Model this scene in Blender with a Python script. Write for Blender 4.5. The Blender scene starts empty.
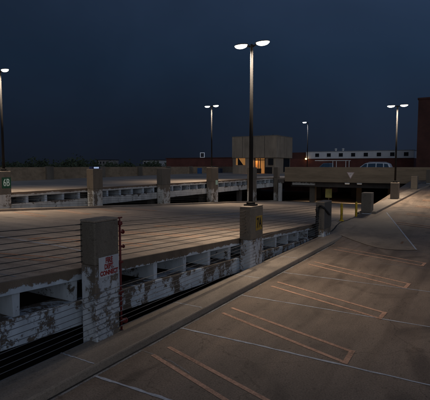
import bpy, bmesh, math, random
from mathutils import Vector, Matrix
random.seed(7)
D=bpy.data; SC=bpy.context.scene; COL=SC.collection
R=math.radians
# ------------------------------------------------------------ camera
cam_d=D.cameras.new('camera'); cam=D.objects.new('camera',cam_d); COL.objects.link(cam)
cam.location=(0,0,3.4); cam.rotation_euler=(R(90)-math.atan(34/437),0,R(30.7))
cam_d.sensor_width=36; cam_d.lens=36*437/430; cam_d.clip_end=6000; cam_d.clip_start=.05
SC.camera=cam
# ------------------------------------------------------------ exposure
SC.view_settings.view_transform='Standard'; SC.view_settings.look='None'
SC.view_settings.exposure=.14; SC.view_settings.gamma=1
try: SC.view_settings.use_curve_mapping=False
except Exception: pass
# ------------------------------------------------------------ dusk sky: navy ahead, last daylight behind the camera
W=D.worlds.new('World'); SC.world=W; W.use_nodes=True
nt=W.node_tree; nt.nodes.clear()
def N(nt,t,**k):
    n=nt.nodes.new(t)
    for a,b in k.items(): setattr(n,a,b)
    return n
def L(nt,a,b): nt.links.new(a,b)
out=N(nt,'ShaderNodeOutputWorld'); bg=N(nt,'ShaderNodeBackground'); L(nt,bg.outputs[0],out.inputs[0])
tc=N(nt,'ShaderNodeTexCoord')
def ramp(nt,stops,src,interp='EASE'):
    r=N(nt,'ShaderNodeValToRGB'); e=r.color_ramp.elements; r.color_ramp.interpolation=interp
    while len(e)<len(stops): e.new(.5)
    for s,(p,c) in zip(e,stops):
        s.position=p; s.color=(*c,1) if len(c)==3 else c
    L(nt,src,r.inputs[0]); return r.outputs[0]
def math_(nt,op,a,b=None,c=None,clamp=False):
    m=N(nt,'ShaderNodeMath',operation=op); m.use_clamp=clamp
    for i,v in enumerate((a,b,c)):
        if v is None: continue
        if isinstance(v,(int,float)): m.inputs[i].default_value=v
        else: L(nt,v,m.inputs[i])
    return m.outputs[0]
def dot(nt,vec,d):
    v=N(nt,'ShaderNodeVectorMath',operation='DOT_PRODUCT'); L(nt,vec,v.inputs[0]); v.inputs[1].default_value=d; return v.outputs['Value']
def mixc(nt,fac,a,b,mode='MIX'):
    m=N(nt,'ShaderNodeMix',data_type='RGBA',blend_type=mode)
    for s,v in ((m.inputs['Factor'],fac),(m.inputs['A'],a),(m.inputs['B'],b)):
        if isinstance(v,(int,float)): s.default_value=v
        elif isinstance(v,tuple): s.default_value=(*v,1)
        else: L(nt,v,s)
    return m.outputs['Result']
s=dot(nt,tc.outputs['Generated'],(0,0,1))
elev=ramp(nt,[(0,(.0100,.0140,.0240)),(.06,(.0105,.0165,.0310)),(.22,(.0120,.0245,.0500)),(.45,(.0215,.0375,.0760)),(1,(.030,.055,.115))],s,'LINEAR')
side=math_(nt,'MULTIPLY_ADD',dot(nt,tc.outputs['Generated'],(math.cos(R(30.7)),math.sin(R(30.7)),0)),.5,.78)
nz=N(nt,'ShaderNodeTexNoise'); nz.inputs['Scale'].default_value=1.9; nz.inputs['Distortion'].default_value=.4; nz.inputs['Detail'].default_value=4
L(nt,tc.outputs['Generated'],nz.inputs['Vector'])
cl=math_(nt,'MULTIPLY_ADD',nz.outputs['Fac'],1.1,.45)
mul=math_(nt,'MULTIPLY',math_(nt,'MAXIMUM',side,.45),cl)
sky=mixc(nt,1.0,elev,mul,'MULTIPLY')
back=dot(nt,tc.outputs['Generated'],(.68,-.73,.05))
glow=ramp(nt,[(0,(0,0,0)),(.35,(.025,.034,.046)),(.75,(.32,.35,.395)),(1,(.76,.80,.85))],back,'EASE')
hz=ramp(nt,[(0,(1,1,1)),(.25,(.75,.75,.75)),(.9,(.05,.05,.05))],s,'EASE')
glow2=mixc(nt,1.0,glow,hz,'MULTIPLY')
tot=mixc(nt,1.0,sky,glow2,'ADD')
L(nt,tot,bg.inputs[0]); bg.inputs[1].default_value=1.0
# ------------------------------------------------------------ helpers
def vm(nt,v,scale):
    m=N(nt,'ShaderNodeMapping'); m.inputs['Scale'].default_value=scale; L(nt,v,m.inputs['Vector']); return m.outputs[0]
def noise(nt,v,scale,detail=5,rough=.55,dist=0):
    n=N(nt,'ShaderNodeTexNoise'); n.inputs['Scale'].default_value=scale; n.inputs['Detail'].default_value=detail
    n.inputs['Roughness'].default_value=rough; n.inputs['Distortion'].default_value=dist
    L(nt,v,n.inputs['Vector']); return n.outputs['Fac']
def newmat(name,rough=.8,metal=0,spec=.3):
    m=D.materials.new(name); m.use_nodes=True; b=m.node_tree.nodes['Principled BSDF']
    b.inputs['Roughness'].default_value=rough; b.inputs['Metallic'].default_value=metal
    b.inputs['Specular IOR Level'].default_value=spec
    return m,m.node_tree,b
def coords(nt,rand=False):
    c=N(nt,'ShaderNodeTexCoord').outputs['Object']
    if rand:
        oi=N(nt,'ShaderNodeObjectInfo'); v=N(nt,'ShaderNodeVectorMath',operation='ADD')
        s=math_(nt,'MULTIPLY',oi.outputs['Random'],57.0); L(nt,c,v.inputs[0]); L(nt,s,v.inputs[1]); return c,v.outputs[0]
    return c,c
def bump(nt,b,h,strength,dist=.01):
    n=N(nt,'ShaderNodeBump'); n.inputs['Strength'].default_value=strength; n.inputs['Distance'].default_value=dist
    L(nt,h,n.inputs['Height']); L(nt,n.outputs[0],b.inputs['Normal'])
def plain(name,col,rough=.7,metal=0,var=.25,scale=3,spec=.3):
    m,nt,b=newmat(name,rough,metal,spec); c,v=coords(nt,True)
    a=noise(nt,v,scale,6); f=ramp(nt,[(.3,tuple(x*(1-var) for x in col)),(.7,tuple(x*(1+var) for x in col))],a,'LINEAR')
    L(nt,f,b.inputs['Base Color']); bump(nt,b,noise(nt,v,scale*12,4),.15,.004); return m
def emis(name,col,st):
    m,nt,b=newmat(name); b.inputs['Base Color'].default_value=(*col,1); b.inputs['Emission Color'].default_value=(*col,1)
    b.inputs['Emission Strength'].default_value=st; return m
def concrete(name,col,stain=.55,streak=(1,.12,1),grain=.2,patch=.0,tire=0):
    m,nt,b=newmat(name,.85); c,v=coords(nt)
    big=noise(nt,v,.16,5,.6,.6); mid=noise(nt,vm(nt,v,streak),1.1,7,.65,.3); fine=noise(nt,v,38,4,.7); dots=noise(nt,v,6,8,.75)
    k=mixc(nt,1,ramp(nt,[(.3,(stain,)*3),(.72,(1.25,1.22,1.18))],big,'LINEAR'),ramp(nt,[(.3,(.66,.64,.62)),(.55,(1,1,1)),(.75,(1.18,1.17,1.15))],mid,'LINEAR'),'MULTIPLY')
    k=mixc(nt,1,k,ramp(nt,[(.25,(1-grain*1.8,)*3),(.5,(1,1,1)),(.8,(1+grain*1.6,)*3)],fine,'LINEAR'),'MULTIPLY')
    k=mixc(nt,1,k,ramp(nt,[(.30,(.5,.48,.46)),(.43,(1,1,1)),(.60,(1,1,1)),(.74,(1.32,1.28,1.22))],dots,'LINEAR'),'MULTIPLY')
    if tire:   # oil drips in the bays: darker soft blots repeated along the bays
        t=noise(nt,vm(nt,v,(.5,.38,1)),1.0,3,.5,1.2); k=mixc(nt,1,k,ramp(nt,[(.33,(1-tire,)*3),(.46,(1,1,1))],t,'EASE'),'MULTIPLY')
        w=N(nt,'ShaderNodeTexVoronoi'); w.feature='DISTANCE_TO_EDGE'; w.inputs['Scale'].default_value=.33
        wv=N(nt,'ShaderNodeVectorMath',operation='ADD'); L(nt,v,wv.inputs[0])
        nn=N(nt,'ShaderNodeTexNoise'); nn.inputs['Scale'].default_value=1.3; nn.inputs['Detail'].default_value=6; L(nt,v,nn.inputs['Vector']); L(nt,nn.outputs['Color'],wv.inputs[1])
        L(nt,wv.outputs[0],w.inputs['Vector'])
        k=mixc(nt,1,k,ramp(nt,[(.0,(.66,.64,.62)),(.005,(1,1,1))],w.outputs['Distance'],'LINEAR'),'MULTIPLY')
    if tire:
        def wob(scale,amt):
            q=N(nt,'ShaderNodeTexNoise'); q.inputs['Scale'].default_value=scale; q.inputs['Detail'].default_value=5; L(nt,v,q.inputs['Vector'])
            mm=N(nt,'ShaderNodeVectorMath',operation='MULTIPLY_ADD'); L(nt,q.outputs['Color'],mm.inputs[0]); mm.inputs[1].default_value=(amt,)*3; L(nt,v,mm.inputs[2]); return mm.outputs[0]
        for sc_,am,lo,rad in ((.55,.5,.55,.16),(2.1,.22,.6,.12),(6,.1,.66,.1)):   # oil drips and gum spots
            o_=N(nt,'ShaderNodeTexVoronoi'); o_.inputs['Scale'].default_value=sc_; L(nt,wob(sc_*3,am),o_.inputs['Vector'])
            k=mixc(nt,1,k,ramp(nt,[(rad*.3,(lo,)*3),(rad,(1,1,1))],o_.outputs['Distance'],'EASE'),'MULTIPLY')
        tr=noise(nt,vm(nt,wob(.35,.45),(2.4,.07,1) if streak[0]>=1 else (.07,2.4,1)),1.0,3,.5)   # tyre paths
        k=mixc(nt,1,k,ramp(nt,[(.34,(.80,.79,.78)),(.5,(1,1,1)),(.7,(1.12,1.1,1.07))],tr,'EASE'),'MULTIPLY')
    L(nt,mixc(nt,1,k,col,'MULTIPLY'),b.inputs['Base Color'])
    h=math_(nt,'ADD',math_(nt,'MULTIPLY',fine,.5),dots); bump(nt,b,h,.7,.008)
    L(nt,ramp(nt,[(.3,(.62,)*3),(.7,(.9,)*3)],mid,'LINEAR'),b.inputs['Roughness'])
    return m
def peel(name,paint,base,z0,k,amt,slope=0,scale=3.2,rand=True,low=None):
    """flaking paint over weathered concrete; paint is kept where z' is below z0 (softly) and the flake noise is high"""
    m,nt,b=newmat(name,.75); c,v=coords(nt,rand)
    zz=dot(nt,c,(0,slope,1))
    n1=noise(nt,v,scale,11,.82,.1); n2=noise(nt,vm(nt,v,(1,1,.35)),scale*.45,6,.6,.15); n3=noise(nt,v,45,4,.7)
    f=math_(nt,'ADD',math_(nt,'MULTIPLY',n1,.65),math_(nt,'MULTIPLY',n2,.35))
    f=math_(nt,'ADD',f,math_(nt,'MULTIPLY',math_(nt,'MINIMUM',math_(nt,'SUBTRACT',z0,zz),.25),k))
    if low is not None:
        f=math_(nt,'SUBTRACT',f,math_(nt,'MULTIPLY',math_(nt,'MAXIMUM',math_(nt,'SUBTRACT',low,zz),0),k))
    mask=ramp(nt,[(amt,(0,0,0)),(amt+.018,(1,1,1))],f,'LINEAR')
    bc=mixc(nt,1,ramp(nt,[(.3,(.6,.58,.56)),(.7,(1.25,1.22,1.18))],n2,'LINEAR'),base,'MULTIPLY')
    bc=mixc(nt,1,bc,ramp(nt,[(.3,(.82,)*3),(.75,(1.16,)*3)],n3,'LINEAR'),'MULTIPLY')
    pc=mixc(nt,1,ramp(nt,[(.3,(.68,.68,.69)),(.65,(1.08,1.08,1.08))],noise(nt,vm(nt,v,(1,1,.25)),2.6,6,.6),'LINEAR'),paint,'MULTIPLY')
    L(nt,mixc(nt,mask,bc,pc),b.inputs['Base Color'])
    bump(nt,b,math_(nt,'ADD',mask,math_(nt,'MULTIPLY',n3,.35)),.6,.006)
    return m
def worn(name,col,amt,scale=5,rough=.8):
    """thin road paint worn away in flecks (alpha)"""
    m,nt,b=newmat(name,rough); c,v=coords(nt)
    f=math_(nt,'ADD',math_(nt,'MULTIPLY',noise(nt,v,scale,10,.85),.55),math_(nt,'MULTIPLY',noise(nt,v,.9,3),.30))
    f=math_(nt,'ADD',f,math_(nt,'MULTIPLY',noise(nt,v,55,3,.7),.15))
    L(nt,ramp(nt,[(amt,(0,0,0)),(amt+.03,(.42,.42,.42)),(amt+.14,(.93,.93,.93))],f,'LINEAR'),b.inputs['Alpha'])
    L(nt,mixc(nt,1,ramp(nt,[(.3,(.75,)*3),(.7,(1.15,)*3)],noise(nt,v,14,5),'LINEAR'),col,'MULTIPLY'),b.inputs['Base Color'])
    return m
def bricks(name,c1,c2,mortar,scale=1.0):
    m,nt,b=newmat(name,.9); c,v=coords(nt)
    gx=dot(nt,c,(1,1,0)); gz=dot(nt,c,(0,0,1)); cb=N(nt,'ShaderNodeCombineXYZ'); L(nt,gx,cb.inputs[0]); L(nt,gz,cb.inputs[1])
    t=N(nt,'ShaderNodeTexBrick'); t.inputs['Scale'].default_value=scale; t.inputs['Brick Width'].default_value=.42; t.inputs['Row Height'].default_value=.16; t.inputs['Mortar Size'].default_value=.012
    t.inputs['Color1'].default_value=(*c1,1); t.inputs['Color2'].default_value=(*c2,1); t.inputs['Mortar'].default_value=(*mortar,1)
    L(nt,cb.outputs[0],t.inputs['Vector'])
    L(nt,mixc(nt,1,t.outputs['Color'],ramp(nt,[(.3,(.7,)*3),(.7,(1.2,)*3)],noise(nt,v,.35,6),'LINEAR'),'MULTIPLY'),b.inputs['Base Color']); return m

def link(name,me,mat,parent=None,loc=(0,0,0),rz=0,bevel=0,smooth=False):
    o=D.objects.new(name,me); COL.objects.link(o)
    if mat: me.materials.append(mat)
    o.location=loc; o.rotation_euler=(0,0,rz)
    if parent: o.parent=parent
    if smooth:
        for p in me.polygons: p.use_smooth=True
    if bevel:
        b=o.modifiers.new('bevel','BEVEL'); b.width=bevel; b.segments=2; b.limit_method='ANGLE'; b.angle_limit=R(35)
    return o
class MB:
    def __init__(s): s.v=[]; s.f=[]
    def add(s,vs,fs):
        o=len(s.v); s.v+= [tuple(v) for v in vs]; s.f+=[tuple(i+o for i in f) for f in fs]; return s
    def hexa(s,b,t):
        n=len(b); vs=list(b)+list(t)
        fs=[tuple(range(n-1,-1,-1)),tuple(range(n,2*n))]+[(i,(i+1)%n,n+(i+1)%n,n+i) for i in range(n)]
        return s.add(vs,fs)
    def box(s,x0,x1,y0,y1,z0,z1):
        f0=z0 if callable(z0) else (lambda y:z0); f1=z1 if callable(z1) else (lambda y:z1)
        return s.hexa([(x0,y0,f0(y0)),(x1,y0,f0(y0)),(x1,y1,f0(y1)),(x0,y1,f0(y1))],[(x0,y0,f1(y0)),(x1,y0,f1(y0)),(x1,y1,f1(y1)),(x0,y1,f1(y1))])
    def tube(s,pts,r,n=8,cap=True):
        pts=[Vector(p) for p in pts]; rs=r if isinstance(r,(list,tuple)) else [r]*len(pts); rings=[]
        for i,p in enumerate(pts):
            d=(pts[min(i+1,len(pts)-1)]-pts[max(i-1,0)]).normalized()
            a=d.cross(Vector((0,0,1)) if abs(d.z)<.9 else Vector((1,0,0))).normalized(); b=d.cross(a)
            rings.append([p+(a*math.cos(2*math.pi*k/n)+b*math.sin(2*math.pi*k/n))*rs[i] for k in range(n)])
        vs=[v for q in rings for v in q]; fs=[]
        for i in range(len(rings)-1):
            for k in range(n): fs.append((i*n+k,i*n+(k+1)%n,(i+1)*n+(k+1)%n,(i+1)*n+k))
        if cap: fs+= [tuple(range(n-1,-1,-1)),tuple((len(rings)-1)*n+k for k in range(n))]
        return s.add(vs,fs)
    def lathe(s,c,prof,n=16):
        vs=[];fs=[]
        for (r,z) in prof:
            for k in range(n): a=2*math.pi*k/n; vs.append((c[0]+r*math.cos(a),c[1]+r*math.sin(a),c[2]+z))
        m=len(prof)
        for i in range(m-1):
            for k in range(n): fs.append((i*n+k,i*n+(k+1)%n,(i+1)*n+(k+1)%n,(i+1)*n+k))
        fs+=[tuple(range(n-1,-1,-1)),tuple((m-1)*n+k for k in range(n))]
        return s.add(vs,fs)
    def make(s,name,mat,parent=None,off=(0,0,0),**k):
        me=D.meshes.new(name); me.from_pydata([(v[0]-off[0],v[1]-off[1],v[2]-off[2]) for v in s.v],[],s.f); me.validate()
        bm=bmesh.new(); bm.from_mesh(me); bmesh.ops.recalc_face_normals(bm,faces=bm.faces); bm.to_mesh(me); bm.free()
        return link(name,me,mat,parent,**k)
def thing(name,label,cat,loc=(0,0,0),rz=0,group=None):
    o=D.objects.new(name,None); COL.objects.link(o); o.empty_display_size=.2; o.location=loc; o.rotation_euler=(0,0,rz)
    return tag(o,label,cat,group)
def tag(o,label=None,cat=None,group=None,kind=None):
    for k,v in (('label',label),('category',cat),('group',group),('kind',kind)):
        if v: o[k]=v
    return o
def struct(name,mb,mat,**k): return tag(mb.make(name,mat,**k),kind='structure')
def text_mesh(body,size,name,mat,parent,mtx,squash=1.0,bold=.0,sp=1.0):
    c=D.curves.new(name,'FONT'); c.body=body; c.size=size; c.align_x='CENTER'; c.align_y='CENTER'; c.extrude=.0015; c.offset=bold; c.space_line=sp
    t=D.objects.new('tmp',c); COL.objects.link(t); bpy.context.view_layer.update()
    me=D.meshes.new_from_object(t.evaluated_get(bpy.context.evaluated_depsgraph_get())); D.objects.remove(t); D.curves.remove(c)
    me.transform(Matrix.Diagonal((squash,1,1,1))); me.transform(mtx); me.name=name; me.materials.clear()
    return link(name,me,mat,parent)
# ------------------------------------------------------------ profile of the ramps
def mid(y): return 1.75-.055*y if y<60 else 1.75-3.3
def near(y): return 0 if y<19 else (y-19)*.052
FAR=1.88
# ------------------------------------------------------------ materials
M={}
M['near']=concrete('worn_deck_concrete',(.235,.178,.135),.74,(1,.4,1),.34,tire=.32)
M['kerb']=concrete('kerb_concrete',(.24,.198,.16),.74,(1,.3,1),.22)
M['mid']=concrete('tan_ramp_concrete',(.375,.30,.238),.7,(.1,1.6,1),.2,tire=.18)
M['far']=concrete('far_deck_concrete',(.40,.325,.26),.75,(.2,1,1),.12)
M['patch']=concrete('pale_patch_concrete',(.31,.24,.175),.75,(1,1,1),.24)
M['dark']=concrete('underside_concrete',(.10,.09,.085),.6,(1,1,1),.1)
M['spandrel']=concrete('spandrel_concrete',(.285,.212,.14),.8,(.3,1,2),.08)
M['pierf']=concrete('brown_pier_concrete',(.155,.125,.095),.75,(1,1,.2),.15)
M['pierd']=concrete('dark_pier_concrete',(.085,.078,.072),.7,(1,1,.2),.2)
M['pier']=concrete('pier_concrete',(.145,.125,.102),.75,(1,1,.2),.2)
PAINT=(.40,.46,.53)
M['beam']=peel('flaking_beam_paint',PAINT,(.11,.092,.078),1.25,.3,.548,.055,3.2,False)
M['fascia']=peel('stained_slab_edge',PAINT,(.125,.10,.08),1.63,1.5,.555,.055,3.0,False)
M['stem']=peel('stem_paint',(.42,.47,.53),(.12,.105,.09),9,.1,.455,0,4.5,True)
M['beamf']=peel('flaking_far_beam_paint',(.50,.49,.47),(.12,.10,.085),1.32,.5,.545,0,2.2,False)
M['fasciaf']=peel('stained_far_slab_edge',(.50,.48,.45),(.17,.12,.085),1.80,1.6,.57,0,1.9,False)
M['black']=plain('black_iron',(.018,.018,.02),.5,.3)
M['bronze']=plain('dark_bronze_pole',(.015,.013,.012),.75,0,.2,2,.12)
M['head']=plain('tan_lamp_housing',(.16,.13,.10),.5)
M['cable']=plain('steel_cable',(.085,.078,.07),.5,.4)
M['cablen']=plain('grey_steel_cable',(.16,.16,.165),.45,.5)
M['orange']=worn('faded_orange_paint',(.62,.36,.24),.385,16)
M['orangef']=worn('very_faded_orange_paint',(.58,.30,.17),.37,8)
M['caulk']=worn('whitish_joint_caulk',(.50,.51,.54),.34,4)
M['caulkf']=worn('faint_joint_caulk',(.34,.33,.32),.46,4)
M['seam']=plain('dark_joint',(.035,.032,.03),.9)
M['lens']=emis('lamp_lens',(1,.93,.78),9)
M['lensc']=emis('lamp_lens_cool',(.92,.96,1),7)
M['amber']=emis('amber_lamp',(1,.6,.2),6)
M['warmwin']=emis('lit_window',(1,.45,.13),.11)
M['brick']=bricks('red_brick',(.15,.042,.03),(.11,.032,.025),(.12,.09,.08))
M['brickd']=bricks('dark_red_brick',(.085,.030,.022),(.065,.024,.02),(.07,.05,.045))
M['block']=concrete('stair_tower_concrete',(.29,.235,.18),.8,(1,1,.2),.1)
M['glassd']=plain('dark_window_glass',(.010,.012,.016),.6,0,.1,3,.15)
M['metal']=plain('grey_metal_siding',(.62,.62,.64),.6,0,.08,1)
M['metal2']=plain('grey_flashing',(.16,.15,.14),.6)
M['sil']=plain('silver_car_paint',(.55,.58,.62),.3,.3,.05,2,.5)
M['white']=plain('white_paint',(.6,.6,.58),.5,0,.1)
M['navyg']=plain('blue_tinted_glass',(.02,.055,.10),.3,0,.1,3,.35)
M['rubber']=plain('tyre_rubber',(.02,.02,.02),.9)
M['red']=plain('red_pipe_paint',(.10,.010,.010),.6,0,.25,6,.4)
M['yellow']=peel('chipped_yellow_paint',(.55,.36,.03),(.055,.05,.045),9,.1,.46,0,16,True)
# ------------------------------------------------------------ ground and decks
g=MB(); g.add([(-3000,-3000,-9),(3000,-3000,-9),(3000,3000,-9),(-3000,3000,-9)],[(0,1,2,3)])
struct('ground',g,plain('dark_ground',(.035,.04,.028),.95,0,.4,.02))
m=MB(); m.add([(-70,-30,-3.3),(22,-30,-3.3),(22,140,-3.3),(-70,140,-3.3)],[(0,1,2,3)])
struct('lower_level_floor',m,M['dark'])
# near deck
m=MB()
ys=[-14,19,54,95]
for a,b in zip(ys,ys[1:]): m.hexa([(-6.08,a,near(a)-.3),(16,a,near(a)-.3),(16,b,near(b)-.3),(-6.08,b,near(b)-.3)] if a<54 else [(-6.08,a,1.5),(16,a,1.5),(16,b,1.5),(-6.08,b,1.5)],
        [(-6.08,a,near(a)),(16,a,near(a)),(16,b,near(b)),(-6.08,b,near(b))] if a<54 else [(-6.08,a,near(54)),(16,a,near(54)),(16,b,near(54)),(-6.08,b,near(54))])
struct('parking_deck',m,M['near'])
# kerbs
m=MB(); m.hexa([(-6.1,-14,-.45),(-5.23,-14,-.02),(-5.23,20.6,-.02),(-5.75,21.6,-.02),(-6.1,21.6,-.45)],[(-6.1,-14,.15),(-5.23,-14,.15),(-5.23,20.4,.15),(-5.75,21.6,.15),(-6.1,21.6,.15)])
struct('kerb',m,M['kerb'],bevel=.03)
def k2(y): return -6.0+.072*(y-27.7)
m=MB(); ysk=[28.0,34,40,47,54]
for a,b in zip(ysk,ysk[1:]):
    m.hexa([(k2(a)-.1,a,near(a)-.4),(k2(a)+.85,a,near(a)-.05),(k2(b)+.85,b,near(b)-.05),(k2(b)-.1,b,near(b)-.4)],[(k2(a)-.1,a,near(a)+.14),(k2(a)+.85,a,near(a)+.14),(k2(b)+.85,b,near(b)+.14),(k2(b)-.1,b,near(b)+.14)])
struct('kerb',m,M['kerb'],bevel=.02)
# low dark groove and pale grout at the foot of the kerb
m=MB(); m.box(-5.226,-5.19,-12,20.5,.002,.006); struct('kerb_seam',m,M['seam'])
m=MB(); m.box(-5.185,-5.145,-12,20.5,.002,.007); struct('kerb_grout_line',m,M['caulkf'])
# crossover slab between the two decks, with the pale patch running out onto the near deck
def sm(t): t=max(0,min(1,t)); return t*t*(3-2*t)
def cz(x,y):
    full=mid(y)*(1-sm((x+6.52)/1.9))+(near(y)+.008)*sm((x+6.52)/1.9)
    kz=.146*(1-sm((x+5.3)/.1))+(near(y)+.008)*sm((x+5.3)/.1); kz=kz if x>-6.3 else mid(y)
    w=sm((y-21.0)/3.2); return kz*(1-w)+full*w
m=MB(); xs=[-6.52,-6.42,-6.3,-6.1,-5.9,-5.7,-5.5,-5.35,-5.2,-5.0,-4.8,-4.6]; nv=18; vs=[];fs=[]; nu=len(xs)-1
for j in range(nv+1):
    y=20.62+(28.6-20.62)*j/nv
    for x in xs: vs.append((x,y,cz(x,y)+.003))
for j in range(nv):
    for i in range(nu): a=j*(nu+1)+i; fs.append((a,a+1,a+nu+2,a+nu+1))
m.add(vs,fs)
def nz_(x,y,h=.004): return (x,y,near(y)+h)
vs=[];fs=[];yr=[18.72,18.8,18.95,19.15,19.4,19.9,20.6,22,23.5,25,26.5,28.6]
for y in yr:
    xl=-4.6 if y>20.6 else -3.0-2.2*((y-18.72)/1.88)**.75
    xr=-1.92-(y-19.15)*.2835 if y>19.15 else -3.0+1.08*((y-18.72)/.43)**.5
    for i in range(6): vs.append(nz_(xl+(xr-xl)*i/5,y,.018))
for j in range(len(yr)-1):
    for i in range(5): a=j*6+i; fs.append((a,a+1,a+7,a+6))
m.add(vs,fs); struct('crossover_pavement',m,M['patch'])
m=MB(); m.add([nz_(-1.94,19.15,.024),nz_(-1.88,19.15,.024),nz_(-4.58,28.6,.024),nz_(-4.64,28.6,.024)],[(0,1,2,3)]); struct('patch_joint_line',m,M['caulk'])
# seam along the crossover past the bollards
m=MB(); vs=[];n=12
for j in range(n+1):
    y=20.9+7*j/n; x=-6.08+.05*math.sin(j*1.3); z=max(cz(x,y),cz(x+.07,y))+.012
    vs+=[(x,y,z),(x+.07,y,z-.003)]
m.add(vs,[(2*i,2*i+1,2*i+3,2*i+2) for i in range(n)]); struct('pavement_seam',m,M['seam'])
# painted hairpin bay lines
def strip(p,q,w,h,fz,name,mat,seg=6):
    p=Vector((*p,0)); q=Vector((*q,0)); d=(q-p).normalized(); nrm=Vector((-d.y,d.x,0))*w/2; m=MB(); vs=[]
    for i in range(seg+1):
        c=p+(q-p)*i/seg
        for s_ in (-1,1): v=c+nrm*s_; vs.append((v.x,v.y,fz(v.y)+h))
    m.add(vs,[(2*i,2*i+1,2*i+3,2*i+2) for i in range(seg)]); return m
hp=[((-4.9,9.03),(-1.81,7.97),(-4.9,8.60),(-1.80,7.45)),((-4.86,11.78),(-1.67,10.53),(-4.84,11.28),(-1.70,10.08)),
    ((-4.78,14.97),(-1.51,13.53),(-4.85,14.52),(-1.55,13.02)),((-4.83,18.2),(-1.38,16.75),(-4.83,17.65),(-1.42,16.25)),
    ((-4.83,6.42),(-1.75,5.4),(-4.87,6.0),(-1.75,4.9)),((-4.83,3.75),(-1.8,2.7),(-4.87,3.3),(-1.8,2.2))]
def hairpin(a,b,c,d,fz,mat,w=.085,h=.006):
    m=strip(a,b,w,h,fz,'',None); m2=strip(c,d,w,h,fz,'',None); m.add(m2.v,m2.f)
    va,vb=Vector(b),Vector(d); dd=(va-vb).normalized()*.05
    m3=strip(tuple(va+dd),tuple(vb-dd),w*1.15,h+.004,fz,'',None,2); m.add(m3.v,m3.f)
    return struct('parking_bay_line',m,mat)
for q in hp: hairpin(*q,near,M['orange'])
hairpin((-4.0,21.3),(-2.6,20.5),(-4.0,20.85),(-2.6,20.1),near,M['orangef'],h=.014)
for y in (24.6,28,31.5,35,38.5): hairpin((-3.6+.03*(y-24),y+.9),(-.6,y-.35),(-3.6+.03*(y-24),y+.4),(-.6,y-.85),near,M['orangef'],.1,.016)
for y in (9.2,12.0,14.8,17.6,20.4,23.2): hairpin((-20.9,y),(-17.6,y-1.0),(-20.9,y-.45),(-17.6,y-1.45),mid,M['orangef'],.11)
for y in (3.6,6.4,9.4,12.2,15.1): hairpin((-7.6,y),(-10.9,y-1.0),(-7.6,y-.45),(-10.9,y-1.45),mid,M['orangef'],.10)
# caulked joints
def joint(pts,w,fz,mat,h=.0055):
    m=MB(); vs=[]; P=[Vector((*p,0)) for p in pts]; Q=[]
    for a,b in zip(P,P[1:]):
        for i in range(14): Q.append(a+(b-a)*i/14+Vector((random.uniform(-.008,.008),random.uniform(-.008,.008),0)))
    Q.append(P[-1])
    for i,c in enumerate(Q):
        d=(Q[min(i+1,len(Q)-1)]-Q[max(i-1,0)]).normalized(); nn=Vector((-d.y,d.x,0)); ww=w/2*random.uniform(.6,1.25)
        for s_ in (-1,1): v=c+nn*ww*s_; vs.append((v.x,v.y,fz(v.y)+h))
    m.add(vs,[(2*i,2*i+1,2*i+3,2*i+2) for i in range(len(Q)-1)]); return struct('caulked_joint',m,mat)
jy=[2.2,4.9,7.33,10.07,12.95]
for i,y in enumerate(jy): joint([(-5.2,y),(-3.5,y+.02),(-.5,y),(12,y-.1)],.055 if i<3 else .04,near,M['caulk'])
for y in (15.9,18.9): joint([(-5.2,y),(12,y)],.035,near,M['caulkf'])
joint([(-5.15,6.05),(-4.4,5.95),(-3.9,5.75)],.03,near,M['caulkf'])
for y in (22.2,25.3,28.4,31.5,34.6,37.7,41,45): joint([(-3.2+.05*(y-22),y),(10,y)],.04,near,M['caulkf'],.012)
for y in (2.2,4.98,8.3,11.4,14.6): joint([(-6.08,y),(-5.27,y)],.03,lambda q:.15,M['caulk'],.004)
for y in (7.45,): joint([(-12.6,y+.35),(-10.5,y+.15),(-9.3,y+.1),(-7.2,y-.25)],.07,mid,M['caulk'])
for y in (1.5,4.6,10.6,13.8,17,20.2,23.5,27,31,36,42): joint([(-21.4,y),(-14,y),(-6.7,y)],.05,mid,M['caulkf'])
# ------------------------------------------------------------ middle ramp
XE,XF=-6.5,-22.0
ramp_t=thing('parking_ramp','middle concrete parking ramp with tan deck and peeling white edge beam, behind the cables','parking ramp')
m=MB()
m.hexa([(XF,-14,mid(-14)-.2),(XE,-14,mid(-14)-.2),(XE,60,mid(59.9)-.2),(XF,60,mid(59.9)-.2)],[(XF,-14,mid(-14)),(XE,-14,mid(-14)),(XE,60,mid(59.9)),(XF,60,mid(59.9))])
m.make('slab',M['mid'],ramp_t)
m=MB(); m.box(XE+.003,XE+.05,-14,24,lambda y:mid(y)-.215,lambda y:mid(y)+.012); m.make('slab_edge',M['fascia'],ramp_t,bevel=.008)
m=MB(); m.box(XE-.45,XE+.07,-14,26,lambda y:mid(y)-1.10,lambda y:mid(y)-.62); m.make('edge_beam',M['beam'],ramp_t,bevel=.015)
ys=[]; y=-6.2
stem_y=[4.45+1.235*i for i in range(-8,16)]
for y in stem_y:
    z=mid(y); m=MB(); a,b=.075,.058
    m.hexa([(-21.6,y-b,z-.62),(XE-.01,y-b,z-.62),(XE-.01,y+b,z-.62),(-21.6,y+b,z-.62)],[(-21.6,y-a,z-.203),(XE-.01,y-a,z-.203),(XE-.01,y+a,z-.203),(-21.6,y+a,z-.203)])
    m.make('stem',M['stem'],ramp_t)
m=MB(); m.box(XF-.05,XF+.38,-14,52,lambda y:mid(y)-.3,lambda y:mid(y)+.13); struct('kerb',m,M['kerb'],bevel=.02)
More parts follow.
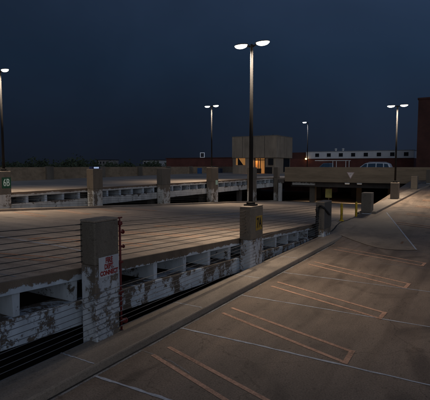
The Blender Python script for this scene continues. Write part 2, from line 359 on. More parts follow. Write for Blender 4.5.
# ------------------------------------------------------------ far deck
XB=-22.75
far_t=thing('parking_deck','far level parking deck with white flaking beam and square openings behind the ramp','parking deck')
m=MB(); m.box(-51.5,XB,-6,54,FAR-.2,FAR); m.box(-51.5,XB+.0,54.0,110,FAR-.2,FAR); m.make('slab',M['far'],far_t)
m=MB(); m.box(XB+.003,XB+.06,-6,54,FAR-.24,FAR+.015); m.make('slab_edge',M['fasciaf'],far_t)
m=MB(); m.box(XB-.5,XB+.09,-6,54,FAR-1.18,FAR-.66); m.make('edge_beam',M['beamf'],far_t)
y=8.6
while y<53.5:
    m=MB(); m.box(-36,XB-.01,y-.09,y+.09,FAR-.66,FAR-.203); m.make('stem',M['stem'],far_t); y+=1.32
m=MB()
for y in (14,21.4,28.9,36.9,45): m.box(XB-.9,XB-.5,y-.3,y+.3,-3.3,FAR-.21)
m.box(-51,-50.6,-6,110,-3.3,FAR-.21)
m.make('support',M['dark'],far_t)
# far parapet wall
def wallx(y): return -40.4-(y-27)*.19 if y<75 else -49.5
wt=thing('parapet_wall','long low brown concrete parapet wall along the back of the far deck','wall')
yy=[-6,16,27,36,49,62,75,110]
m=MB()
for a,b in zip(yy,yy[1:]): m.hexa([(wallx(a)-.25,a,FAR),(wallx(a),a,FAR),(wallx(b),b,FAR),(wallx(b)-.25,b,FAR)],[(wallx(a)-.25,a,3.27),(wallx(a),a,3.27),(wallx(b),b,3.27),(wallx(b)-.25,b,3.27)])
m.make('panel',M['spandrel'],wt)
for y in (14.5,24,33,43,53,63,73,83):
    m=MB(); m.box(wallx(y)-.1,wallx(y)+.35,y-.45,y+.45,FAR+.002,3.36); m.make('post',M['pier'],wt,bevel=.02)
# ------------------------------------------------------------ cross deck at the far end
ct=thing('elevated_ramp','raised cross deck with long brown spandrel wall over dark lower garage','parking ramp')
m=MB(); m.box(XB+.01,-4.0,54.3,96,1.6,1.88); m.make('slab',M['far'],ct)
m=MB(); m.box(-21.45,-3.7,54.0,54.28,1.38,3.26); m.make('spandrel',M['spandrel'],ct,bevel=.02)
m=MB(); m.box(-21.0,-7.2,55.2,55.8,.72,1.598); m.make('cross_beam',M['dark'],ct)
m=MB(); m.box(-20.6,-17.6,54.6,54.9,.95,1.37); m.make('pale_beam',M['beamf'],ct)
for x,y in ((-18.4,56.5),(-13.6,62),(-9.2,60),(-16.2,70),(-11.5,76),(-20.5,66)):
    m=MB(); m.box(x-.35,x+.35,y-.35,y+.35,-1.6,1.598); m.make('column',M['pier'],ct)
for k in range(9):
    m=MB(); x=-20.4+1.7*k; m.box(x-.1,x+.1,56,80,1.1,1.598); m.make('stem',M['dark'],ct)
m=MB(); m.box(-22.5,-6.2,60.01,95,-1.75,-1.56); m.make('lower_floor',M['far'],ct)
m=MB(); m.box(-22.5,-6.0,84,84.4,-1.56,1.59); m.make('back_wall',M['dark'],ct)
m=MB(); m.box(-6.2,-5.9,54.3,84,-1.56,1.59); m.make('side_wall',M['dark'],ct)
# side wall of the near ramp seen below its kerb beyond the crossover
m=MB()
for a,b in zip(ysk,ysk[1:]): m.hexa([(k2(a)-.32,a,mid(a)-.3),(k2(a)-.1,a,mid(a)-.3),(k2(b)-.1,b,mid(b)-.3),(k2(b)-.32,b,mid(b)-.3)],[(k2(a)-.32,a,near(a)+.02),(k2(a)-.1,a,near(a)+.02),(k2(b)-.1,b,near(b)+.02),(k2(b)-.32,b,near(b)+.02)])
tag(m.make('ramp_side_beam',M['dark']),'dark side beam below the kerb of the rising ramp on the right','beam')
# ------------------------------------------------------------ piers
def pier(x0,x1,y0,y1,z0,z1,zs,label,mat_low,group,capmat=None,name='concrete_pier',over=.02):
    c=((x0+x1)/2,(y0+y1)/2,z0); t=thing(name,label,'pier',c,0,group)
    m=MB(); m.box(x0+over,x1-over,y0+over,y1-over,min(z0,z0-.02),zs); m.make('shaft',mat_low,t,c,bevel=.02)
    m=MB(); m.box(x0,x1,y0,y1,zs+.0005,z1-.05); m.make('cap_block',capmat or M['pier'],t,c,bevel=.022)
    m=MB(); m.box(x0+.002,x1-.002,y0+.002,y1-.002,z1-.0495,z1); m.make('coping',M['kerb'],t,c,bevel=.015)
    return t
G1='square concrete piers along the near kerb'
def pm(name,z0,k,amt,sc=2.4,paint=(.42,.45,.49)): return peel(name,paint,(.145,.12,.098),z0,k,amt,0,sc,True)
pier(-6.25,-5.87,5.62,6.24,-.5,2.42,1.58,'nearest and tallest concrete pier with flaking white paint low down and a red fire sign',pm('pier_paint_a',2.05,.16,.515,3.6),G1,over=.006)
pier(-6.42,-6.02,12.35,13.28,-.5,2.12,1.05,'concrete pier carrying the tallest lamp post and a yellow sign, second along the kerb',pm('pier_paint_b',1.6,.2,.50,4),G1)
pier(-6.24,-5.84,19.62,20.8,-.5,1.77,.5,'short dark concrete pier wrapped with black cable at the end of the kerb',pm('pier_paint_c',.8,.4,.5,3.5),G1,capmat=M['pierd'])
pier(-5.97,-5.38,27.75,28.5,-.1,1.76,.56,'squat concrete pier standing alone just right of the yellow bollards',pm('pier_paint_d',.65,.9,.5,3),G1)
pier(-5.37,-4.82,34.6,35.3,.4,2.16,.95,'concrete pier at foot of the lamp post right of centre on the rising ramp',pm('pier_paint_e',.6,.5,.5,3),G1)
pier(-4.84,-4.32,42.1,42.8,.8,2.50,1.35,'small far concrete pier on the rising ramp, next after the lamp post one',pm('pier_paint_f',.6,.5,.5,3),G1)
pier(-4.15,-3.6,48.0,48.8,1.2,3.05,1.7,'furthest concrete pier at right edge of photo beside the brown wall',pm('pier_paint_g',.6,.5,.5,3),G1)
G2='square concrete piers along the far edge of the middle ramp'
FP=[(13.9,15.17,'far concrete pier at left edge with green sign and lamp post above',3.12),(20.9,22.1,'far concrete pier directly above the nearest pier, small pale box on top',3.2),
    (28.5,29.9,'far plain concrete pier third from left along the back of the ramp',3.2),(36.3,37.9,'far concrete pier under the double lamp post left of the tallest lamp',3.25),
    (45.2,46.9,'far concrete pier half hidden behind the tallest lamp post',3.25),(52.9,53.9,'furthest far concrete pier where the deck meets the brown wall',3.27)]
for i,(a,b,lb,zt) in enumerate(FP):
    pier(-22.62,-22.02,a+.15,b-.15,mid(a)-.9,zt,1.85,lb,peel('far_pier_paint_%s'%'abcdef'[i],(.50,.48,.44),(.17,.14,.11),2.2,.2,.53,0,3.0,True),G2,capmat=M['pier'] if i%2==0 else M['pierf'])
m=MB(); m.box(-21.9,-21.55,52.95,53.5,mid(53)-.02,1.2); m.box(-22.0,-21.3,53.1,53.45,1.2,1.7); tag(m.make('painted_stub_column',M['beamf'],bevel=.02),'white painted stub column beside the furthest far pier under the wall','column')
# ------------------------------------------------------------ barrier cables
ORD=['topmost','second from top','third from top','fourth from top','fifth from top','sixth from top','seventh from top','eighth from top','ninth from top','lowest']
def cables(n,x,y0,y1,zt0,zt1,dz,r,mat,where,grp,sag=.012):
    for i in range(n):
        a=zt0-dz*i; b=zt1-dz*i; s_=sag*random.uniform(.3,1.5); m=MB(); pts=[]
        for t in (0,.14/(y1-y0),.145/(y1-y0),.125,.25,.375,.5,.625,.75,.875,1-.145/(y1-y0),1-.14/(y1-y0),1):
            pts.append((x,y0+(y1-y0)*t,a+(b-a)*t-s_*4*t*(1-t)))
        m.tube(pts,[r*1.5,r*1.4]+[r]*9+[r*1.4,r*1.5],6)
        o=m.make('barrier_cable',mat,smooth=True); tag(o,'%s of the %s'%(ORD[i].replace(' from top','') if i<n-1 else 'lowest',where),'cable',grp)
P=[(-1.4,5.62),(6.24,12.35),(13.28,19.62)]
sp=['left of the nearest pier','between nearest pier and 7A pier','between 7A pier and wrapped pier']
for (a,b),w in zip(P,sp):
    f=lambda y:2.62-.052*y
    cables(8,-6.2,a,b,f(a),f(b),.1,.007,M['cable'],'dark cables before the ramp deck, '+w,'dark cables guarding the ramp edge '+w)
    cables(9,-5.85 if a<6.3 else -6.0,a,b if a>0 else 6.24,1.07,1.07,.1,.0055,M['cablen'],'grey cables just above kerb, '+w,'grey cables above the near kerb '+w)
FPc=[(p[0]+p[1])/2 for p in FP]
for k,(a,b) in enumerate(zip([7.5]+FPc[:3],FPc[:4])):
    w=['left of the 6B pier','right of the 6B pier','left of the third far pier','left of the far lamp pier'][k]
    cables(6,-22.1,a,b,mid(a)+1.05,mid(b)+1.05,.15,.008,M['cable'],'faint cables over far openings, '+w,'faint far cables '+w)
# black cable bundle on the third pier
m=MB()
for k,(dx,dy) in enumerate(((0,0),(.03,.02),(-.03,.01),(.015,-.03))):
    m.tube([(-6.16+dx,19.55+dy,.0),(-6.17+dx,19.54+dy,.7),(-6.15+dx,19.55+dy,1.2),(-6.13+dx,19.53+dy,1.45),(-6.0+dx,19.52+dy,1.6),(-5.88+dx,19.56+dy,1.52),(-5.79,19.75+dy,1.38),(-5.79,20.1+dy*2,1.22),(-5.795,20.4,1.1)],.03,7)
m.lathe((-6.15,19.53,1.3),[(.0,0),(.07,.02),(.08,.12),(.05,.2),(0,.22)],10)
for z in (.35,.75,1.05): m.box(-6.23,-6.08,19.49,19.6,z,z+.05)
tag(m.make('cable_bundle',M['black'],smooth=False),'black cable bundle looped up the face of the short dark pier','cable bundle')
# ------------------------------------------------------------ signs on the piers
MX=Matrix(((0,0,1,0),(1,0,0,0),(0,1,0,0),(0,0,0,1)))   # text x->+Y, y->+Z, normal +X
def at(x,y,z,roll=0): return Matrix.Translation((x,y,z))@MX@Matrix.Rotation(roll,4,'Z')
def plate(name,label,loc,w,h,mat,roll,th=.006,bw=0):
    t=thing(name,label,'sign',loc); me=D.meshes.new('plate'); hw,hh=w/2,h/2
    m=MB(); m.hexa([(-hw,-hh,-th),(hw,-hh,-th),(hw,hh,-th),(-hw,hh,-th)],[(-hw,-hh,0),(hw,-hh,0),(hw,hh,0),(-hw,hh,0)])
    o=m.make('plate',mat,t); o.data.transform(at(0,0,0,roll)); return t
def redink(): return plain('red_sign_ink',(.20,.02,.02),.7,0,.6,30)
signw=peel('weathered_white_sign',(.44,.45,.48),(.22,.21,.21),1,.1,.44,0,8,False)
fx=-5.868+.014
fs=plate('fire_sign','white fire department connection sign with red letters on nearest pier',(fx,5.955,1.525),.52,.385,signw,R(0))
ink=worn('faded_red_ink',(.26,.03,.03),.33,40)
for s_,z,sz in (('FIRE',.112,.140),('DEPT.',-.005,.130),('CONNECT',-.12,.118)):
    text_mesh(s_,sz,'lettering',ink,fs,at(.0015,0,z),.72 if s_!='CONNECT' else .80,.006)
gold=plain('gold_sign_plate',(.27,.175,.03),.6,0,.2,12)
s7=plate('bay_sign','small gold sign reading 7A on the pier below the tallest lamp',(-6.02+.010,12.95,1.545),.47,.46,gold,0)
text_mesh('7A',.44,'lettering',plain('black_ink',(.012,.011,.01),.6),s7,at(.0015,0,-.005),.72,.012)
grn=plain('green_sign_plate',(.02,.085,.045),.5,0,.2,6)
s6=plate('bay_sign','green sign with white 6B on the far pier at left edge',(-22.02+.010,14.73,2.48),.54,.60,grn,0)
text_mesh('6B',.56,'lettering',plain('pale_ink',(.55,.68,.58),.6),s6,at(.0015,0,0),.66,.01)
# small white-green sticker on the far lamp pier
m=MB(); m.box(-22.02,-22.005,37.2,37.65,1.55,2.0); tag(m.make('small_notice',plain('pale_green_notice',(.42,.55,.42),.6)),'tiny pale green notice on far pier under the double lamp','notice')
# yield sign on spandrel
ys_=thing('yield_sign','pale pinkish triangle sign pointing down on the brown spandrel wall','sign',(-12.95,53.99,2.25))
m=MB(); m.hexa([(-.46,-.02,.40),(.46,-.02,.40),(0,-.02,-.42)],[(-.46,.004,.40),(.46,.004,.40),(0,.004,-.42)]); m.make('border',plain('faded_red_border',(.6,.42,.38),.6),ys_)
m=MB(); m.hexa([(-.34,-.026,.33),(.34,-.026,.33),(0,-.026,-.28)],[(-.34,-.021,.33),(.34,-.021,.33),(0,-.021,-.28)]); m.make('face',plain('pale_sign_face',(.8,.68,.62),.6),ys_)
# ------------------------------------------------------------ fire department standpipe
fp=thing('fire_standpipe','red fire standpipe with valve outlets beside the nearest pier','standpipe',(-5.93,6.34,.15))
m=MB(); m.tube([(0,0,-.35),(0,0,2.12)],.022,12); m.make('pipe',M['red'],fp,smooth=True)
m=MB(); m.tube([(0,0,1.96),(.0,.075,1.96)],.03,12); m.tube([(0,.075,1.96),(0,.09,1.96)],.045,12); m.lathe((0,0,2.121),[(.045,-.02),(.055,.0),(.05,.05),(.015,.07),(.012,.12)],12); m.make('valve',M['red'],fp); m=MB(); m.tube([(0,-.05,2.245),(0,.06,2.245)],.016,8); m.make('handle',M['red'],fp)
m=MB(); m.tube([(0,0,1.68),(.01,.075,1.67)],.026,12); m.tube([(.01,.075,1.67),(.012,.09,1.67)],.038,12); m.make('outlet',M['red'],fp)
m=MB(); m.tube([(0,0,.18),(0,.1,.16)],.04,12); m.tube([(0,.1,.16),(0,.13,.15)],.055,12); m.make('inlet',M['red'],fp)
for z in (.75,1.35):
    m=MB(); m.box(-.045,.04,-.12,.04,z,z+.035); m.make('bracket',M['red'],fp)
# ------------------------------------------------------------ bollards
for i,(x,y,z,tl,lb) in enumerate(((-6.15,23.85,.44,(0,0),'yellow chipped steel bollard nearer the short dark pier'),(-6.0,26.6,.33,(0,0),'yellow chipped steel bollard nearer the squat lone pier, further back'))):
    t=thing('bollard',lb,'bollard',(x,y,z-.02),i*1.7,'yellow bollards at the crossover')
    m=MB(); m.lathe((0,0,0),[(.068,0),(.068,.86),(.062,.92),(.04,.955),(0.01,.97)],18); m.make('post',M['yellow'],t,smooth=True)
    m=MB(); m.lathe((0,0,0),[(.125,0),(.125,.045),(.08,.07),(.0695,.075)],18); m.make('collar',M['yellow'],t)
    m=MB(); m.lathe((0,0,.78),[(.074,0),(.074,.05)],18); m.make('band',M['yellow'],t)
# ------------------------------------------------------------ lamp posts
def arealight(name,parent,loc,power,col,size=.35):
    l=D.lights.new(name,'AREA'); l.shape='DISK'; l.size=size; l.energy=power; l.color=col; o=D.objects.new(name,l); COL.objects.link(o); l.spread=R(122); o.parent=parent; o.location=loc; return o
def ellip(c,rx,ry,rz,zmin,zmax,n=20,m_=7):
    vs=[];fs=[]
    for j in range(m_+1):
        ph=zmin+(zmax-zmin)*j/m_
        for k in range(n):
            a=2*math.pi*k/n; vs.append((c[0]+rx*math.cos(ph)*math.cos(a),c[1]+ry*math.cos(ph)*math.sin(a),c[2]+rz*math.sin(ph)))
    for j in range(m_):
        for k in range(n): fs.append((j*n+k,j*n+(k+1)%n,(j+1)*n+(k+1)%n,(j+1)*n+k))
    fs+=[tuple(range(n-1,-1,-1)),tuple(m_*n+k for k in range(n))]
    return vs,fs
def lamp(x,y,z,h,label,power,heads=(-1,1),sc=1.0,r=.072,col=(1,.84,.66),lens='lens',rz=0,group='lamp posts standing on the piers'):
    t=thing('lamp_post',label,'lamp post',(x,y,z),rz,group)
    m=MB(); m.tube([(0,0,.04),(0,0,h*.5),(0,0,h)],[r,r*.82,r*.62],14); m.make('pole',M['bronze'],t,smooth=True)
    m=MB(); m.box(-.17,.17,-.17,.17,0,.045); m.lathe((0,0,.045),[(.14,0),(.14,.06),(.1,.09)],16); m.make('base_plate',M['bronze'],t)
    for s_ in heads:
        m=MB(); m.tube([(0,0,h-.07),(s_*.12*sc,0,h-.05),(s_*.22*sc,0,h-.02)],[.045*sc,.035*sc,.03*sc],8); m.make('arm',M['bronze'],t)
        c=(s_*.50*sc,0,h+.015)
        m=MB(); m.add(*ellip(c,.335*sc,.185*sc,.075*sc,.03,math.pi/2-.05)); hd=m.make('lamp_head',M['head'],t,smooth=True)
        m=MB(); m.add(*ellip((c[0]+s_*.01,0,c[2]),.30*sc,.165*sc,.135*sc,-math.pi/2+.05,0)); m.make('lens',M[lens],hd,smooth=True)
        if power: arealight('lamp_glow',t,(c[0],0,c[2]-.135*sc),power,col)
    return t
lamp(-6.22,12.75,2.12,5.11,'tallest lamp post in the centre with two glowing heads on dark pole',95,sc=.74)
lamp(-22.35,37.0,3.25,5.98,'two headed lamp post on far pier left of the tallest lamp',200,sc=.95)
lamp(-5.1,34.95,2.16,5.68,'two headed lamp post on rising ramp, right of centre',200,sc=.88)
lamp(-22.35,14.82,3.12,5.42,'lamp post at left edge with one visible glowing head',150,sc=.85)
lamp(-19.6,57.5,1.88,7.4,'distant single headed lamp post behind the pickup truck',110,heads=(-1,),sc=.9,lens='lensc',col=(.95,.95,1),group=None)
# ------------------------------------------------------------ small boxes on piers, wall things
def smallbox(name,label,cat,x,y,z,w,d,h,mat,lm=None):
    t=thing(name,label,cat,(x,y,z)); m=MB(); m.box(-w/2,w/2,-d/2,d/2,0,h); m.make('housing',mat,t,bevel=.02)
    if lm: m=MB(); m.box(w/2,w/2+.01,-d*.3,d*.3,h*.2,h*.85); m.make('lens',lm,t)
    return t
smallbox('floodlight','small dark floodlight with pale lens on top of second far pier','floodlight',-22.3,21.5,3.2,.3,.75,.16,plain('navy_box',(.02,.03,.09),.5),emis('pale_blue_lens',(.5,.62,.9),.45))
smallbox('storage_bin','blue bin in front of far parapet wall beside the far lamp pier','bin',-47.2,73.5,FAR,.6,.8,1.15,plain('blue_plastic',(.03,.09,.22),.5))
smallbox('storage_bin','dark blue bin by far parapet wall right of the far lamp pier','bin',-48.6,84,FAR,.7,1.1,1.0,plain('dark_blue_plastic',(.03,.045,.08),.5))
for i,(x,y,z,lb) in enumerate(((-18.1,54.9,1.16,'left'),(-13.35,54.1,1.22,'middle'),(-11.9,54.1,1.22,'right'))):
    tt=thing('garage_light','small dim ceiling light under the brown spandrel wall, %s one of three'%{'left':'leftmost','middle':'middle','right':'rightmost'}[lb],'light',(x,y,z),0,'dim lights under the spandrel')
    m=MB(); m.box(-.28,.28,-.1,.1,0.02,.14); m.make('housing',M['white'],tt); m=MB(); m.box(-.25,.25,-.09,.09,-.03,.0195); m.make('diffuser',emis('dim_diffuser',(1,.8,.6),[.55,.28,.12][i]),tt); arealight('garage_glow',tt,(0,3.2,-.1),[45,40,35][i],(1,.75,.5),.2)
dt=thing('utility_panel','pale yellow green panel on a post inside dark garage below the wall','panel',(-16.6,57.5,-1.55))
m=MB(); m.box(-.42,.42,-.06,.06,.75,1.95); m.make('panel',plain('yellow_green_panel',(.40,.42,.16),.6),dt); m=MB(); m.box(-.06,.06,.065,.16,0,2.6); m.make('post',M['pier'],dt)
# ------------------------------------------------------------ vehicles on the cross deck
def wheels(t,xs,w,r):
    for x in xs:
        for s_ in (-1,1):
            m=MB(); m.tube([(x,s_*(w/2-.22),r),(x,s_*(w/2),r)],r,20); o=m.make('wheel',M['rubber'],t); m=MB(); m.tube([(x,s_*(w/2+.002),r),(x,s_*(w/2+.02),r)],r*.6,14); m.make('rim',M['sil'],o)
def loft(prof,w,tw,zb,zt):
    """side profile (x,z) polygon extruded across the width, narrowing from width w at zb to tw at zt"""
    m=MB(); n=len(prof)
    def hw(z): k=min(1,max(0,(z-zb)/(zt-zb))); return (w+(tw-w)*k)/2
    a=[(x,-hw(z),z) for x,z in prof]; b=[(x,hw(z),z) for x,z in prof]; m.hexa(a,b); return m
def window_strip(t,quads,w,tw,zb,zt,mat):
    def hw(z): k=min(1,max(0,(z-zb)/(zt-zb))); return (w+(tw-w)*k)/2+.006
    for q in quads:
        for s_ in (-1,1):
            m=MB(); m.hexa([(x,s_*hw(z),z) for x,z in q],[(x,s_*(hw(z)+.008),z) for x,z in q]); m.make('window',mat,t)
suv=thing('parked_car','silver sport utility vehicle with blue windows parked behind the brown wall','car',(-11.0,57.0,1.88))
loft([(-2.45,.35),(2.4,.35),(2.45,.95),(2.4,1.05),(-1.35,1.12),(-2.35,1.0),(-2.5,.8)],1.95,1.9,.3,1.1).make('body',M['sil'],suv,bevel=.06)
loft([(-1.75,1.105),(2.35,1.1),(2.05,1.8),(1.7,1.93),(.2,1.98),(-.55,1.92),(-.8,1.84)],1.85,1.45,1.1,1.95).make('cabin',M['sil'],suv,bevel=.07)
window_strip(suv,[[(-1.42,1.2),(-.55,1.2),(-.50,1.8),(-.78,1.76)],[(-.42,1.2),(.5,1.2),(.5,1.84),(-.38,1.82)],[(.62,1.2),(1.4,1.2),(1.35,1.82),(.62,1.84)],[(1.52,1.2),(2.12,1.2),(1.88,1.76),(1.47,1.81)]],1.85,1.45,1.1,1.95,M['navyg'])
wheels(suv,(-1.55,1.5),1.96,.38)
for s_ in (-.55,.55): m=MB(); m.tube([(-.4,s_,1.985),(-.3,s_,2.02),(1.5,s_,2.01),(1.6,s_,1.955)],.018,6); m.make('roof_rail',M['sil'],suv)
for s_ in (-.7,.7): m=MB(); m.box(-2.505,-2.44,s_-.2,s_+.2,.72,.88); m.make('headlight',M['white'],suv)
pk=thing('parked_pickup','white pickup truck with ladder rack over its bed parked behind the wall','pickup truck',(-16.2,57.0,1.88))
loft([(-2.7,.4),(2.75,.4),(2.75,1.12),(-.0,1.12),(-1.5,1.15),(-2.6,1.08),(-2.75,.9)],1.95,1.9,.4,1.1).make('body',M['white'],pk,bevel=.05)
loft([(-1.55,1.13),(.2,1.1),(.12,1.82),(-.1,1.9),(-.8,1.88)],1.85,1.5,1.1,1.9).make('cabin',plain('dark_blue_paint',(.04,.07,.11),.3),pk,bevel=.05)
window_strip(pk,[[(-1.25,1.2),(-.68,1.2),(-.68,1.78),(-.85,1.76)],[(-.58,1.2),(.02,1.2),(.0,1.76),(-.58,1.79)]],1.85,1.5,1.1,1.9,M['navyg'])
m=MB(); m.hexa([(-1.51,-.82,1.2),(-1.51,.82,1.2),(-.88,.68,1.82),(-.88,-.68,1.82)],[(-1.53,-.82,1.2),(-1.53,.82,1.2),(-.90,.68,1.82),(-.90,-.68,1.82)]); m.make('windshield',plain('pale_blue_glass',(.18,.35,.42),.1,0,.1,3,.8),pk)
m=MB()
for s_ in (-.85,.85):
    m.tube([(-1.9,s_,2.22),(2.3,s_,2.22)],.035,8)
    for x in (.45,2.1): m.tube([(x,s_,1.1),(x,s_,2.22)],.04,8)
for x in (-1.8,-.4,.45,1.3,2.1): m.tube([(x,-.85,2.23),(x,.85,2.23)],.03,8)
m.make('ladder_rack',M['white'],pk)
wheels(pk,(-1.75,1.7),1.96,.4)
# ------------------------------------------------------------ buildings
def bx(mb_args,name,mat,parent,bevel=0):
    m=MB(); m.box(*mb_args); return m.make(name,mat,parent,bevel=bevel)
st=thing('stair_tower','square concrete stair tower with lit doorway and lit window at deck level','building')
bx((-43.4,-33.5,80,88.6,5.05,9.35),'upper_block',M['block'],st,.03)
for x in (-41.0,-38.6,-36.1): bx((x-.03,x+.03,79.985,79.999,5.1,9.3),'panel_joint',M['seam'],st)
bx((-33.498,-33.485,84.2,84.26,5.1,9.3),'panel_joint',M['seam'],st)
bx((-43.45,-33.45,79.95,88.65,9.352,9.46),'roof_flashing',M['metal2'],st)
bx((-43.4,-33.9,80.6,88.3,FAR,5.048),'lower_wall',M['block'],st)
bx((-43.4,-38.6,80.3,80.598,FAR,5.047),'front_wall',M['block'],st)
bx((-33.895,-33.86,84.6,88.0,FAR+.3,4.98),'dark_opening',M['glassd'],st)
f=bx((-42.6,-40.5,80.25,80.298,3.6,5.0),'window',M['warmwin'],st); bx((-42.15,-42.0,80.2,80.248,3.6,5.0),'mullion',M['black'],f)
m=MB(); m.hexa([(-42.0,80.22,5.0),(-40.9,80.22,3.6),(-42.0,80.22,3.6)],[(-42.0,80.246,5.0),(-40.9,80.246,3.6),(-42.0,80.246,3.6)]); m.make('stair_silhouette',M['black'],f)
d=bx((-38.4,-36.2,80.55,80.598,FAR+.05,4.95),'doorway',M['warmwin'],st)
for x in (-38.42,-37.75,-37.3,-36.25): bx((x,x+.14,80.48,80.548,FAR+.02,4.95),'door_frame',M['black'],d)
bx((-38.42,-36.1,80.46,80.478,4.55,4.68),'door_head',M['black'],d)
bx((-38.3,-37.0,80.5,80.545,FAR+.05,2.9),'door_panel',M['black'],d)
m=MB(); m.lathe((-38.0,80.2,5.1),[(.02,0),(.12,.05),(.12,.15),(.02,.2)],10); m.make('wall_lamp',M['amber'],st)
arealight('door_glow',st,(-38,80.0,5.0),14,(1,.55,.25),.2)
for x,z,w in ((-35.3,FAR,1.3),(-34.9,3.6,1.0)): bx((x-w/2,x+w/2,80.3,80.59,z,z+1.3),'equipment_box',M['black'],st)
m=MB(); m.tube([(-36,84,9.35),(-36,84,9.9)],.06,6); m.tube([(-34.6,83,9.35),(-34.6,83,9.7)],.1,6); m.make('roof_vent',M['black'],st)
bk=thing('brick_building','long low red brick building behind the far deck, left of stair tower','building')
bx((-86,-48,114,130,-9,5.75),'wall',M['brick'],bk); bx((-86.3,-47.8,113.8,130.2,5.752,6.0),'parapet',M['brickd'],bk)
b2=thing('brick_building','red brick building with grey metal upper storey and square dark windows','building')
bx((-44.5,-12.4,112,130,-9,5.3),'wall',M['brick'],b2)
bx((-44.5,-38.5,112.2,130,5.302,7.0),'wall',M['brickd'],b2)
up=bx((-38.4,-12.4,111.6,130,5.304,7.05),'upper_storey',M['metal'],b2)
bx((-38.45,-12.35,111.5,130.1,7.052,7.2),'roof_edge',plain('roof_trim',(.22,.23,.25),.5),b2)
for k in range(8):
    x=-35.4+3.05*k
    w=bx((x-.5,x+.5,111.55,111.598,5.75,6.65),'window',M['glassd'],b2); bx((x-.58,x+.58,111.52,111.549,5.66,5.74),'sill',M['metal'],w)
for x in (-31.8,-29.9): m=MB(); m.lathe((x,116,7.2),[(.25,0),(.25,.5),(.35,.55),(.35,.75),(.05,.85)],10); m.make('roof_vent',M['white'],b2)
tw=thing('brick_tower','tall dark red brick tower at right edge of photo','building')
bx((-10.6,2.2,100,112,-9,17.05),'wall',M['brickd'],tw); bx((-10.75,2.35,99.85,112.15,17.052,17.4),'parapet',M['brickd'],tw)
# amber wall light on the distant lamp pole line
wl=thing('wall_light','glowing amber wall light on brick building beside the distant lamp post','light',(-38.3,111.4,5.05)); m=MB(); m.lathe((0,0,0),[(.05,0),(.26,.1),(.26,.36),(.05,.45)],12); m.make('lens',M['amber'],wl); m=MB(); m.box(-.15,.15,.1,.19,-.05,.5); m.make('bracket',M['black'],wl)
sg=thing('square_sign','small white framed square sign on a thin post above the brick building','sign',(-73.5,116,6.0))
m=MB()
for a in ((-.8,.8,0,.1,1.45,1.6),(-.8,.8,0,.1,.0,.15),(-.8,-.65,0,.1,.151,1.449),(.65,.8,0,.1,.151,1.449)): m.box(*a)
m.make('frame',emis('pale_frame',(.7,.75,.85),.16),sg); m=MB(); m.box(-.64,.64,.03,.08,.16,1.44); m.make('panel',plain('dark_panel',(.05,.05,.06),.6),sg); m=MB(); m.tube([(0,.05,-.3),(0,.05,0)],.05,6); m.make('post',M['black'],sg)
for k,(x,y,w,h,c,lb) in enumerate(((-190,235,15,11.2,(.30,.30,.31),'distant pale building on the horizon left of the red brick building'),(-226,225,12,11.5,(.18,.17,.17),'distant grey building among trees further left on the horizon'),(-172,240,7,9.8,(.36,.33,.28),'distant low cream building touching the red brick roofline'))):
    t=thing('distant_building',lb,'building'); pm_=plain('distant_wall_%s'%'abc'[k],c,.8)
    bx((x-w/2,x+w/2,y,y+10,-9,h-4),'wall',pm_,t); bx((x-w/2-.3,x+w/2+.3,y-.3,y+10.3,h-3.998,h-3.6),'roof',M['black'],t)
    for j in range(4): bx((x-w/2+w*(j+.3)/4,x-w/2+w*(j+.7)/4,y-.05,y-.005,h-6.5,h-5),'window',M['glassd'],t)
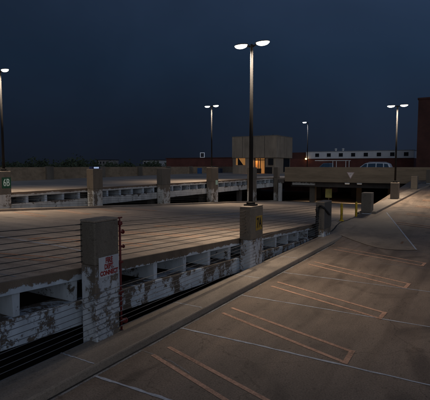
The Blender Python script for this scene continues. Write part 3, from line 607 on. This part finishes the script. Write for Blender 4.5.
# ------------------------------------------------------------ trees on the horizon
leaf=plain('night_foliage',(.045,.06,.035),.9,0,.4,.3); bark=plain('bark',(.06,.045,.035),.9)
def tree(x,y,h,w,seed,label,group=None):
    rnd=random.Random(seed); t=thing('deciduous_tree',label,'tree',(x,y,-9),0,group)
    m=MB(); m.tube([(0,0,0),(rnd.uniform(-.3,.3),0,h*.35),(rnd.uniform(-.6,.6),0,h*.75)],[.5,.35,.12],8)
    for k in range(5):
        a=rnd.uniform(0,6.28); z0=h*rnd.uniform(.3,.5); m.tube([(0,0,z0),(math.cos(a)*w*.2,math.sin(a)*w*.2,z0+h*.2),(math.cos(a)*w*.35,math.sin(a)*w*.35,z0+h*.32)],[.18,.12,.05],6)
    m.make('trunk',bark,t)
    m=MB(); cl=[]
    for k in range(16):
        a=rnd.uniform(0,6.28); rr=w*.38*math.sqrt(rnd.random()); z=h*rnd.uniform(.42,.86); cl.append((math.cos(a)*rr,math.sin(a)*rr,z-(rr/w)*h*.2,rnd.uniform(.14,.24)*w))
    for c in cl:
        for j in range(70):
            d=Vector((rnd.gauss(0,1),rnd.gauss(0,1),rnd.gauss(0,.8))).normalized()*c[3]*rnd.uniform(.45,1.08); p=Vector(c[:3])+d
            u=Vector((rnd.gauss(0,1),rnd.gauss(0,1),rnd.gauss(0,1))).normalized(); v=u.orthogonal().normalized(); s_=rnd.uniform(.22,.5)
            m.add([p-u*s_,p+v*s_*.7,p+u*s_,p-v*s_*.7],[(0,1,2,3)])
    m.make('crown',leaf,t)
yaw=R(30.7)
def scr(px,dist):   # bearing of the tree line as surveyed from the deck
    a=yaw-math.atan((px-215)/437); return (-math.sin(a)*dist,math.cos(a)*dist)
for k in range(34):
    p=-40+k*7.2+random.uniform(-2,2); dist=random.uniform(150,230); x,y=scr(p,dist)
    topz=3.4+dist*random.choice([2.5,3.5,4,5,6,8.5])/437+(dist*1.5/437 if 58<p<90 else 0)
    tree(x,y,topz+9+1,random.uniform(9,15),k,'dark leafy tree in the tree line on the left horizon beyond the deck','dark trees along the left horizon')
# hill line
m=MB(); vs=[]; n=60
for i in range(n+1):
    a=R(-70+140*i/n)+yaw; r1=900; h=5+3*math.sin(i*.7)+2*math.sin(i*1.9)
    vs+=[(-math.sin(a)*r1,math.cos(a)*r1,-9.5),(-math.sin(a)*(r1+60),math.cos(a)*(r1+60),h),(-math.sin(a)*(r1+300),math.cos(a)*(r1+300),-9.5)]
fs=[]
for i in range(n):
    for j in range(2): fs.append((3*i+j,3*i+3+j,3*i+4+j,3*i+1+j))
m.add(vs,fs); struct('hills',m,plain('dark_hills',(.03,.04,.025),.95,0,.3,.01))
SC.cycles.use_denoising=True
SC.cycles.max_bounces=6
